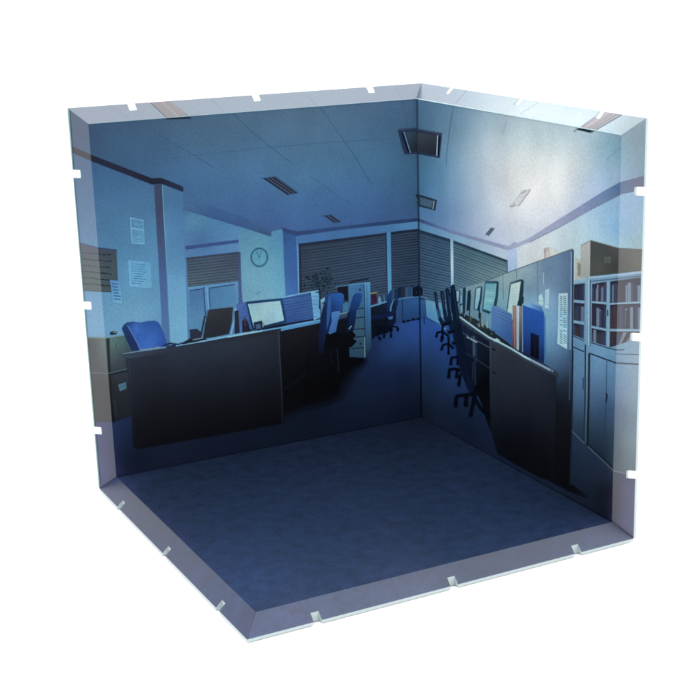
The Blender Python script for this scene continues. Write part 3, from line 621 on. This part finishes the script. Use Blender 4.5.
# low cabinet, light wall patch
i = sub('printed_low_cabinet', 'R', 6, right)
i.poly([(414,296),(420,296),(425.4,297.4),(426.4,317),(424,318),(419,318),(414,318)], [(420,302,'2c5c98'),(424,310,'264f8c')]); i.poly([(425.4,297.6),(440,303.4),(448,310),(446,330),(440,326),(426.6,317)], [(428,303,'5c9cc4'),(436,312,'5498c8'),(430,314,'4c90c4')]); i.line([(419,296.2),(426,298)],.9,'5a94c4'); i.line([(424,318),(424.4,324)],1,'12244a'); i.line([(419,318),(426,317.4),(446,328)],1,'1c3c80',0); done(i)
i = sub('printed_box', 'R', 7, right); i.poly([(414,286),(420.4,286.6),(422.6,288.4),(422.6,295.6),(414,296)], '0e1626'); i.line([(419,290),(421,293)],1.2,'1e2c44'); done(i)
# partition
i = sub('printed_partition', 'R', 7, right, 'printed tall blue-grey office partition')
i.poly([(456,290),(485,281.4),(502.6,274.3),(537,261.6),(572,248.8),(573.6,250),(573,330),(572,430),(570,488),(555,482),(540,470),(500,400),(456,330)],
       [(462,300,'4884a4'),(475,290,'6092a6'),(490,284,'6c98a6'),(500,283,'769eae'),(510,276,'78a2b0'),(525,272,'769eb4'),(505,300,'5aa2bc'),(535,270,'6c96b4'),(528,290,'5a8cb0'),(530,300,'5a9cc4'),(545,268,'5480aa'),(560,262,'4e78a6'),(568,258,'466c9c'),
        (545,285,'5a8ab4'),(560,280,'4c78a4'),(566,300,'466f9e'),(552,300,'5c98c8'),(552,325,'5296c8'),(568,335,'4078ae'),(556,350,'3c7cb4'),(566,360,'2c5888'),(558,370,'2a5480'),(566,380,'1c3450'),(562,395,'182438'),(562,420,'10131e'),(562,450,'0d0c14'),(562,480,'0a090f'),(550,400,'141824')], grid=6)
for a, b_, c in (((502.8,275),(503.4,300),'4a7282'),((516.4,270),(516.6,279),'4c7484'),((537.4,262.4),(538,303),'44708c')): i.line([a,b_],.6,c)
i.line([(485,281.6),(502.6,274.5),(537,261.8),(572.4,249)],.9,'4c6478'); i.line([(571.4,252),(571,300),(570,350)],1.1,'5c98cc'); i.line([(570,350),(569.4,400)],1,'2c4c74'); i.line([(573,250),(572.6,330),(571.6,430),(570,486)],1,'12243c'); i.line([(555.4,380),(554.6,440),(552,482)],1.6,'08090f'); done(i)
i = sub('printed_notice', 'R', 8, right, 'printed long paper full of small writing on the partition')
i.poly([(558.6,293.6),(567.8,293),(567,349),(557.4,343.6)], [(562,300,'a4c8d8'),(562,320,'8cc0dc'),(562,342,'a4d4e8')])
for k in range(24):
    y = 296+k*2.0+(0 if k < 14 else .6)
    for x0, x1 in ((559.8,562.6),(563.4,566.6)):
        if rnd.random() < .88: i.line([(x0+rnd.uniform(0,.3),y),(x1-rnd.uniform(0,.7),y+.7)],rnd.uniform(.6,.95),rnd.choice(('3c6880','47708c')))
done(i)
i = sub('printed_notice', 'R', 8, right); i.poly([(545.2,290),(549.2,289),(548.6,308.4),(544.8,308)], 'a4cadc'); [i.line([(546,292+k*2.4),(548.4,292.4+k*2.4)],.6,'7098b0') for k in range(6)]; done(i)
i = sub('printed_notice', 'R', 8, right); i.poly([(538.8,296),(541.6,293.6),(543.2,299),(543.4,305.6),(538.4,304)], 'a8d0dc'); i.line([(539.6,300),(543,301.4)],.6,'6c98b4'); i.line([(543.4,272.6),(543.6,284)],.8,'9cc4dc'); done(i)
# monitors in the row
i = sub('printed_monitor', 'R', 8, right, 'printed nearest monitor with a white screen')
i.poly([(509.8,283.2),(511,282),(521.4,279),(523.8,280.6),(523.4,290),(522,306),(516,310),(512,324),(505.4,320.4)], [(512,284,'3c6474'),(522,285,'1c3c4c'),(520,305,'1a3440'),(510,320,'24506c')])
i.poly([(511,284.4),(520.8,281.4),(518.4,300),(516,309),(511.6,321.6),(506.4,319)], [(514,286,'b4ccd2'),(515,300,'a4c6cc'),(509,316,'a8d0d0')], dz=1); i.poly([(522,296),(523.8,297),(523.4,303),(521,305)], '16303c', dz=1); [i.line([(511+.2*(5-k),289+k*3),(517-.3*k,287.4+k*3)],.4,'8fb0bc',2) for k in range(6)]; done(i)
i = sub('printed_monitor', 'R', 8.2, right, 'printed second monitor with a teal screen')
i.poly([(484.8,282),(486.4,281),(497.6,281),(499,282.6),(498,296),(496.4,306.6),(489,314),(482,311)], [(487,283,'2c6078'),(498,284,'1c4860'),(495,305,'1c4258'),(484,310,'1c4868')])
i.poly([(485.8,283.6),(496.6,283.4),(495.4,296),(492,312),(483.4,309)], [(488,287,'66a8bc'),(493,292,'74b4c4'),(488,300,'7cbccc'),(488,308,'60b0c8')], dz=1); [i.line([(486,288+k*4),(494,288.4+k*4)],.7,'9ccad0' if k % 2 else '5898ac',2) for k in range(5)]; done(i)
i = sub('printed_monitor', 'R', 8.5, right, 'printed third monitor, narrow')
i.poly([(475.4,288),(481,286),(482.6,287.4),(481.6,300),(479,311),(473.6,309)], [(478,290,'265870'),(481,300,'14384e')]); i.poly([(476.4,288.6),(480.6,287.4),(479.4,300),(477,309.6),(474.6,308.4)], [(478,292,'90bccc'),(477,304,'74b0cc')], dz=1); done(i)
i = sub('printed_monitor', 'R', 8.7, right, 'printed fourth monitor seen from its dark edge')
i.poly([(467.6,291.6),(470.4,289.4),(471,297),(470,310),(466.4,311)], '12283a'); i.line([(469.6,310),(469,318)],1.1,'14283a'); done(i)
i = sub('printed_monitor', 'R', 8.9, right, 'printed farthest monitors, slim and pale')
i.poly([(455.6,289.6),(460.4,290.6),(459.6,303),(457,303.4)], '18384e'); i.poly([(456.4,290.8),(459.2,291.4),(458.4,301),(457,301.6)], '84b4c4', dz=1); i.poly([(462.8,288),(465.6,287),(466,292),(464.8,314),(462,313)], '18344e'); i.line([(461.4,296),(461.8,312)],1.6,'6ca4c0',0); i.line([(460,305),(463.6,303.4)],1.2,'183048'); done(i)
# things on the long desk
i = sub('printed_desk_divider', 'R', 9, right)
i.poly([(491.6,306.4),(497,306),(504,310),(512,314),(512.8,346),(500,337),(491,330)], [(495,312,'4a80c4'),(500,325,'3c74bc'),(508,335,'2c5ca4')]); i.slats((491.6,308),(512,316),(512.6,346),(491,330),8,['3058a4'],.22,rnd); done(i)
i = sub('printed_books', 'R', 10, right)
i.poly([(512.6,305),(516.4,306),(516.6,349.4),(512.4,346.6)], [(514,310,'8c7478'),(514,330,'8a5a58'),(514,345,'683c44')]); i.poly([(516.4,306),(519.2,305.6),(518.8,350.4),(516.6,349.4)], [(517,310,'a8c4d4'),(518,330,'90b0c8'),(518,348,'8cb0c8')]); i.poly([(519.2,306),(522.8,306.4),(522.4,352.6),(518.9,350.6)], [(521,312,'7a7478'),(521,330,'585460'),(521,350,'2c3048')]); i.line([(514.6,306),(514.8,348)],.6,'b08880'); i.line([(522.6,307),(522.6,352)],.8,'6c90b4'); done(i)
i = sub('printed_folder', 'R', 10, right, 'printed bright blue folder with a black finger slot')
i.poly([(527,303.6),(531,303),(541,306.8),(543.8,312.6),(524,306)], [(530,305,'6aa0d8'),(540,308,'3c70bc')]); i.poly([(523,305.2),(544,312.6),(544.2,363.4),(523,352.4)], [(527,312,'2454b4'),(538,318,'2052b4'),(528,335,'1b4496'),(540,340,'1c489c'),(528,350,'162c68'),(541,360,'142860')], dz=1)
i.poly([(530.6,333.2),(539,336),(538.8,360),(530.6,355.8)], [(535,338,'101830'),(535,355,'06070e')], dz=2); i.line([(535,337),(534.8,356)],1,'141c34',3); i.line([(530.8,333),(539,335.8)],.7,'0c1c4c',3); i.line([(544.6,316),(545,363)],1.2,'3c76b4'); done(i)
i = sub('printed_desk', 'R', 9.6, right, 'printed long desk running back with its dark end panel')
i.poly([(458.6,313.6),(462,313.4),(474,318),(483,324),(491,330),(503,339),(513,346.6),(530,355.8),(548,366),(553,371),(545,368),(525,358),(505,346),(489,338),(476,330),(465,322),(459,318)], [(465,318,'1c2c38'),(480,327,'1c2c34'),(497,338,'1c2628'),(520,353,'18202c'),(545,367,'1c2840')], dz=1)
for k in range(26):
    s = rnd.random(); x = 462+34*s; y = 314.5+21*s+rnd.uniform(-1,2); i.line([(x,y),(x+rnd.uniform(-1,1.6),y-rnd.uniform(.5,3.4))],rnd.uniform(.6,1.4),rnd.choice(('16242c','5c8490','243c48','6c8484','101c24','40607c','5c5c48','1c3040')),2)
for x, y, h, c in ((482.5,326,5,'94907c'),(480,322,9,'10242e'),(479,318,12,'122838'),(473,318,3,'6c7c5c'),(487,328,7,'70a4bc')): i.line([(x,y),(x+.3,y-h)],1.2,c,3)
i.line([(458.6,316),(466,321.4),(478,330),(489,337.4),(500,342.6),(512,349),(525,357),(540,364.6),(550,369.8)],(1.6,2.0),'86b4cc',4); i.line([(494,340.6),(497,339.4),(499.4,342)],2.2,'8cb8d0',5); i.line([(530,359.6),(540,364.6),(548,368.6),(553,371.4)],1.2,'6c84a8',6)
i.line([(459,318.6),(478,332.4),(489,339.6),(512,351.4),(540,367),(556,374.4)],2.6,'2c3a4c',3)
i.poly([(489.6,340.6),(512,352),(536,365.4),(553,373),(557.4,372.4),(556,380),(555.4,440),(556,483),(540,477.4),(520,467),(497.4,453.6),(490.4,430),(489.8,380)],
       [(495,348,'2a3444'),(510,358,'272f3e'),(535,372,'232b3c'),(552,382,'1c2434'),(500,380,'212838'),(530,395,'1e2434'),(500,410,'181e2c'),(540,420,'141926'),(510,440,'090c15'),(540,460,'0a0b13')], dz=2)
i.line([(490.2,342),(490.4,395),(490.8,430)],.9,[(490,345,'34465c'),(491,425,'0e1420')],4); i.line([(492.4,348.4),(495,350.4)],1.5,'0a0e16',5); i.line([(492.6,371.8),(495,373.6)],1.3,'0d121c',5); i.line([(553,371),(557.6,374),(556.6,378)],1.8,'2c3440',5)
# hollow and frame under it
i.poly([(456,318),(460,318.6),(478,333),(490,341),(490.4,430),(486,420),(482,404),(476,392),(469,384),(464,368),(456,345)], [(462,325,'142240'),(475,340,'101c34'),(484,350,'0c1628'),(466,350,'0e1832'),(484,380,'05070e'),(474,370,'0a1122'),(485,415,'070a12')], dz=0)
i.line([(463,333),(474,339),(489,347.4)],.9,'3c5064',4); i.line([(467,337),(477,342.4)],1.2,'88a4b0',5); i.line([(473.8,336),(474.2,356)],2.6,'2c4468',4); i.line([(462,351),(474,357.6),(489,368)],1.3,'1a2840',4); i.line([(473,362),(472.4,398)],1.4,'182844',4); i.line([(461,336),(463,372)],1.2,'1c2c4c',4); i.line([(476,340),(477,362)],.8,'1c3050',4); i.line([(475,358),(475.4,392)],1.2,'1c2c48',4)
done(i)
# row of chairs
def chair(back, wheels, lab, z=12, wd=2.0):
    i = sub('printed_chair', 'R', z, right, lab)
    for b_, c in back: i.poly(b_, c)
    for w_ in wheels:
        i.line(w_, wd, '050a17')
        for p in (w_[0], w_[-1]):
            if p[1] > 334: i.poly([(p[0]-wd*.55,p[1]-wd*.8),(p[0]+wd*.55,p[1]-wd*.8),(p[0]+wd*.6,p[1]+wd*.5),(p[0]-wd*.6,p[1]+wd*.5)], '050914', dz=1)
    done(i)
chair([([(433.6,292),(435.2,291.2),(436.8,293),(439.6,315),(443.6,321),(446,326),(442,327.4),(437.6,318)], '12223e')], [[(436.4,336.4),(437,332.4),(442.4,331.6),(447.6,335.4)],[(442.4,325),(442.4,338.6)]], 'printed farthest chair of the row')
chair([([(440,292),(441.8,290.6),(443.8,292),(445.4,308),(449,322),(444.6,323),(442,308)], '12243f')], [[(441.4,349.4),(443,344.6),(449,343.8),(452.6,348)],[(448.4,338),(448.4,353.6)],[(441.6,337.4),(441.4,341)]], 'printed second farthest chair of the row')
chair([([(445,289.6),(447,287.6),(449,289),(451.6,308),(455,330),(450,334),(447,308)], '10203c'), ([(448.4,294),(451,292.6),(453,312),(452,320)], '14284a')], [[(450.6,364),(451.2,357.6),(458,357)],[(457.6,364),(457.8,352)]], 'printed middle chair of the row', 14, 2.3)
chair([([(450.4,287),(452.4,284.2),(454.4,285.6),(457,302),(459.6,318),(462,345),(458,350),(453,338),(451.4,305)], '0e1c36')], [[(448.6,377),(449,369.4),(455,368.8),(462,371)],[(456.4,377),(457,370)],[(458.6,385),(460,375),(464.6,372.6),(467,376),(470,384)]], 'printed second nearest chair of the row', 16, 2.6)
chair([([(456.6,320),(460,322),(464,345),(468,368),(474,384),(477,396),(472,398),(466,386),(459,366),(456,345)], '0c1730')], [[(455.4,405.5),(456,396.2),(462,395.2),(473,394.4)],[(465.6,405),(466,396.8)],[(475.6,388),(473,402),(470.4,415)],[(474,398),(481,409),(489,417)]], 'printed nearest chair of the row', 18, 3.2)
i = sub('printed_desk_item', 'R', 17, right)
for p, c in (([(435.6,294),(439,314)],'26406a'),([(442.4,293),(444,308)],'26406a'),([(447.6,291),(450,310)],'223a62'),([(453,288),(455.6,304),(458,320)],'203660'),([(459,322),(461,340)],'182a4c'),([(463,345),(467,366)],'162544'),([(439.4,309),(440.6,316)],'3a6c9c'),([(441.5,301),(443,312)],'2c5080'),([(446,303),(447.4,316)],'3c6fa0'),([(449.8,297),(451,312)],'34608e'),([(451.6,313),(452.6,320)],'3f78a0'),([(458.4,300),(459.6,312)],'4c88a8'),
             ([(443,318),(446,320.6)],'182c50'),([(447,330),(449,338)],'1a3058'),([(455,345),(458,356)],'14284c'),([(461,360),(464,374)],'14284c'),([(437,310),(438.6,318)],'4680ac'),([(466,376),(471,386)],'122446')):
    i.line(p, .7, c)
for p in ((444,323),(449,331),(453,342),(459,357)): i.poly([(p[0]-2,p[1]),(p[0]+5,p[1]-3),(p[0]+7,p[1]+1),(p[0],p[1]+3)],'070c1c'); i.line([(p[0]-1,p[1]+.4),(p[0]+5,p[1]-2)],.6,'1a2e56')
for x, y in ((463,324),(468,328)): i.line([(x,y),(x+9,y+6)],.6,'24405e'); i.line([(x+1,y+2),(x+1.4,y+12)],.6,'182c48')
done(i)
# boxes on the bookcase
i = sub('printed_box', 'R', 6, right, 'printed large box on top of the bookcase')
i.poly([(590.8,240.2),(618.6,248),(642,249.2),(650,249.4),(650,271),(642,270.8),(618.5,273.4),(590.4,276.4)], [(595,250,'45494c'),(612,255,'434749'),(600,268,'4a4e4c'),(616,268,'3c4040'),(632,260,'585854')])
i.poly([(580.6,245.4),(590.8,240.2),(590.2,277),(580.4,278)], [(584,250,'a8acac'),(586,270,'98a09e')], dz=1); i.line([(590.8,240.4),(590.4,276)],.7,'30343a',2); i.line([(580.8,245.6),(590.8,240.4),(618.6,248.2)],.6,'6c747a',2)
for x in (604.6, 608.2):
    i.line([(x,257),(x+2.4,257.4)],.6,'666c6c',2); i.line([(x+.3,257),(x+.5,263)],.6,'666c6c',2); i.line([(x+2.4,257.4),(x+2.4,262.6)],.6,'666c6c',2); i.line([(x,260),(x+2.4,260.2)],.5,'666c6c',2); i.line([(x+.4,262.8),(x+2.4,262.6)],.5,'666c6c',2)
done(i)
i = sub('printed_box', 'R', 6, right); i.poly([(575.4,257.6),(580.6,261),(580.6,278),(575,280)], 'acb4aa'); i.poly([(577.6,262),(580.6,264),(580.4,276.6),(577.4,275.6)], '7c7e7c', dz=1); done(i)
i = sub('printed_box', 'R', 7, right); i.poly([(543.8,248.4),(549,247.4),(552,254.6),(552,256.4),(544,259.2)], [(546,250,'b4aaac'),(548,255,'c0bcbc')]); i.line([(545,249),(545.2,258)],1.2,'9c9498'); i.poly([(549,247.4),(556,250),(557,254.6),(551,256.6)], 'c4ccc8', dz=0); done(i)
# bookcase
i = sub('printed_bookcase', 'R', 5, right, 'printed glazed bookcase with cupboards below')
i.poly([(573,281),(586,278.6),(590,276.6),(618.5,273.2),(642,270.4),(652,270),(652,476),(627,474.6),(613,471.4),(585,444.6),(571.4,431),(572.6,350)],
       [(578,290,'5a94c4'),(600,290,'5a92c0'),(578,345,'4684b8'),(600,352,'4a8cc0'),(614,358,'4684b8'),(578,370,'3a74a8'),(600,375,'3f7cb0'),(612,375,'3c78ae'),(578,400,'2f5c8c'),(600,400,'325c90'),(612,405,'2c568c'),(578,425,'1f3c5a'),(600,430,'223e5e'),(612,435,'22405f'),(608,460,'1a3048'),(630,360,'6c94b8'),(628,400,'5a7c9c'),(626,440,'4c6a80'),(622,465,'40566c'),(635,290,'4c7a9c')], grid=6)
def cell(TL, TR, BR, BL_, n_, base='242840'):
    i.poly([TL, TR, BR, BL_], base, dz=1)
    i.z += 1
    i.bars(TL, TR, BR, BL_, n_, ['343c60','4a6898','2c2840','3e3440','587498','2c3a60','38303a','5c7490','28304c'], rnd, .35)
    i.z -= 1
cell((574,284.6),(584.8,283.2),(584.4,300.6),(573.8,299.6),5); cell((573.8,302.4),(584.4,303.6),(584,321.6),(573.6,320),5); cell((573.6,323),(584,325),(583.6,339),(573.2,334.8),4)
cell((592,284),(606.6,281.6),(606.4,302),(591.8,301),7); cell((591.8,303),(606.4,304.6),(606,328.6),(591.6,325.6),6); cell((591.6,328),(606,331),(605.8,346),(591.4,341.6),5)
cell((610.2,281.4),(640.6,277.4),(641,301),(610,303),11); cell((610,304.6),(641,303.4),(641,329),(609.8,328.6),10); cell((609.8,331.4),(640.6,331.6),(630,341),(609.6,347.6),6,'2c2c40')
i.line([(597.8,285),(598,299)],1.8,'5878c0',3); i.line([(602.6,286),(602.4,300)],1.8,'6c4844',3); i.line([(630,283),(629.6,301)],3.2,'6c90b0',3); i.line([(626,309),(625.4,326)],3,'5c80a4',3); i.line([(600,310),(599.6,325)],1.6,'6ca0cc',3)
# posts and rails
i.line([(573,282.6),(586,280)],2.4,'72a8d0',3); i.line([(589,277.8),(618.5,275),(646,271.6)],2.4,'74a8d0',3); i.line([(591,281.4),(618,278.6),(646,275.4)],.8,'2c4c70',3)
i.line([(586.6,279),(586.6,340),(585.8,400),(584.6,443)],2.2,[(586,285,'68a0c8'),(586,340,'5490c0'),(586,400,'30608e'),(585,440,'1c3850')],3); i.line([(588.8,278),(588.8,345)],1.3,'86b8d8',4); i.line([(590.2,280),(590,345)],.7,'1c3454',4)
i.line([(608.2,281),(608.2,346)],1.8,'64a2cc',4); i.line([(607.6,310),(607.8,316)],1.2,'1c2c3c',5)
for a, b_ in (((574,301),(584.6,302.2)),((573.8,321.6),(584.2,323.6)),((592,302.2),(606.6,303.6)),((591.8,327),(606.2,330)),((609.8,304),(641,302.4)),((609.8,330),(640.6,330.4))): i.line([a,b_],1.3,'6aa2c8',4)
i.line([(585.2,284),(584.6,340)],1,'4a86b8',4); i.line([(573.2,336),(584,340.8)],.9,'1c3858',4); i.line([(591.2,342.6),(606,347.4),(616,350),(624,349.8)],1,'1c3858',4)
i.line([(573,347),(584,351.6)],1.1,'142a44',4); i.line([(589.2,353.2),(616,363),(640,364.4)],1.4,'16304c',4); i.line([(616,354),(640,354.6)],.9,'3c5c7c',4)
i.line([(585.4,345),(585,400),(583.8,441)],1.4,'16304a',4); i.line([(589.2,354),(588.6,400),(587.4,446)],1.9,'0e1c2c',4); i.line([(586.8,350),(586.6,400),(585.6,444)],.9,[(587,352,'6498bc'),(585,440,'345468')],5); i.line([(573,350),(572,428)],1,'14283e',4)
i.line([(606.8,360),(606,400),(604,440)],.8,[(607,362,'2a5480'),(604,438,'1d3a56')],4); i.line([(606.2,393),(607,397),(606,402)],1.4,'0f1c2e',5); i.line([(583.4,378),(583,390)],1.1,'22405e',4)
i.line([(571.4,430.6),(584,443)],1.1,'3c586e',4); i.line([(587.6,446.4),(600,458),(613,470.4)],1.1,'3c5668',4); i.line([(613,470.4),(627,474.4)],1.1,'54687a',4); i.line([(589,444.6),(613,467.4)],1.1,'101c2c',4)
done(i)

# ================================================================ FLOOR
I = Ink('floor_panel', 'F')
I.poly([(60,400),(680,400),(680,700),(60,700)], [(420,430,'1a2238'),(300,450,'1d2642'),(150,482,'202c4a'),(350,480,'1e2b4a'),(470,470,'1e2b4a'),(300,530,'1f3156'),(200,530,'203054'),(420,540,'1f3054'),(560,520,'1f2e50'),(255,598,'2c4474'),(330,578,'243a64'),(450,562,'20355c'),(600,520,'222e4e'),(120,500,'323f70'),(180,567,'323f70'),(235,622,'34427a'),(300,612,'3a4474'),(420,585,'3a446e'),(600,534,'363f6a'),(140,498,'222e50'),(255,606,'2a3e6a')], grid=10)  # ink paler to the front; lip points have sheen painted in
I.z = 2
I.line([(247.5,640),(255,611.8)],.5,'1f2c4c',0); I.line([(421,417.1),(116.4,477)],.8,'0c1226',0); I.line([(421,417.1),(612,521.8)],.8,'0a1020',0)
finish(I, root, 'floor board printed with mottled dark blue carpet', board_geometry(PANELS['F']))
root.location = (0, 0, 0)

# ---------------------------------------------------------------- white studio paper under and behind the box
me = bpy.data.meshes.new('ground')
zg = -(W+TH)*K-0.0005
bm = bmesh.new()
prof = [(-6, zg), (3, zg)] + [(3+2*math.sin(a), zg+2-2*math.cos(a)) for a in [math.radians(d) for d in range(6, 91, 6)]] + [(5, zg+3)]
ax = Vector((math.cos(YAW), math.sin(YAW), 0)); sx = Vector((math.sin(YAW), -math.cos(YAW), 0))
rows = [[bm.verts.new(ax*d + sx*s + Vector((0, 0, z))) for s in (-6, 6)] for d, z in prof]
for k in range(len(rows)-1): bm.faces.new([rows[k][0], rows[k][1], rows[k+1][1], rows[k+1][0]])
for f in bm.faces: f.smooth = True
bmesh.ops.recalc_face_normals(bm, faces=bm.faces)
bm.to_mesh(me); bm.free(); me.materials.append(paper_mat)
g = bpy.data.objects.new('ground', me); C.objects.link(g); g['kind'] = 'structure'; g['label'] = 'seamless white studio paper'
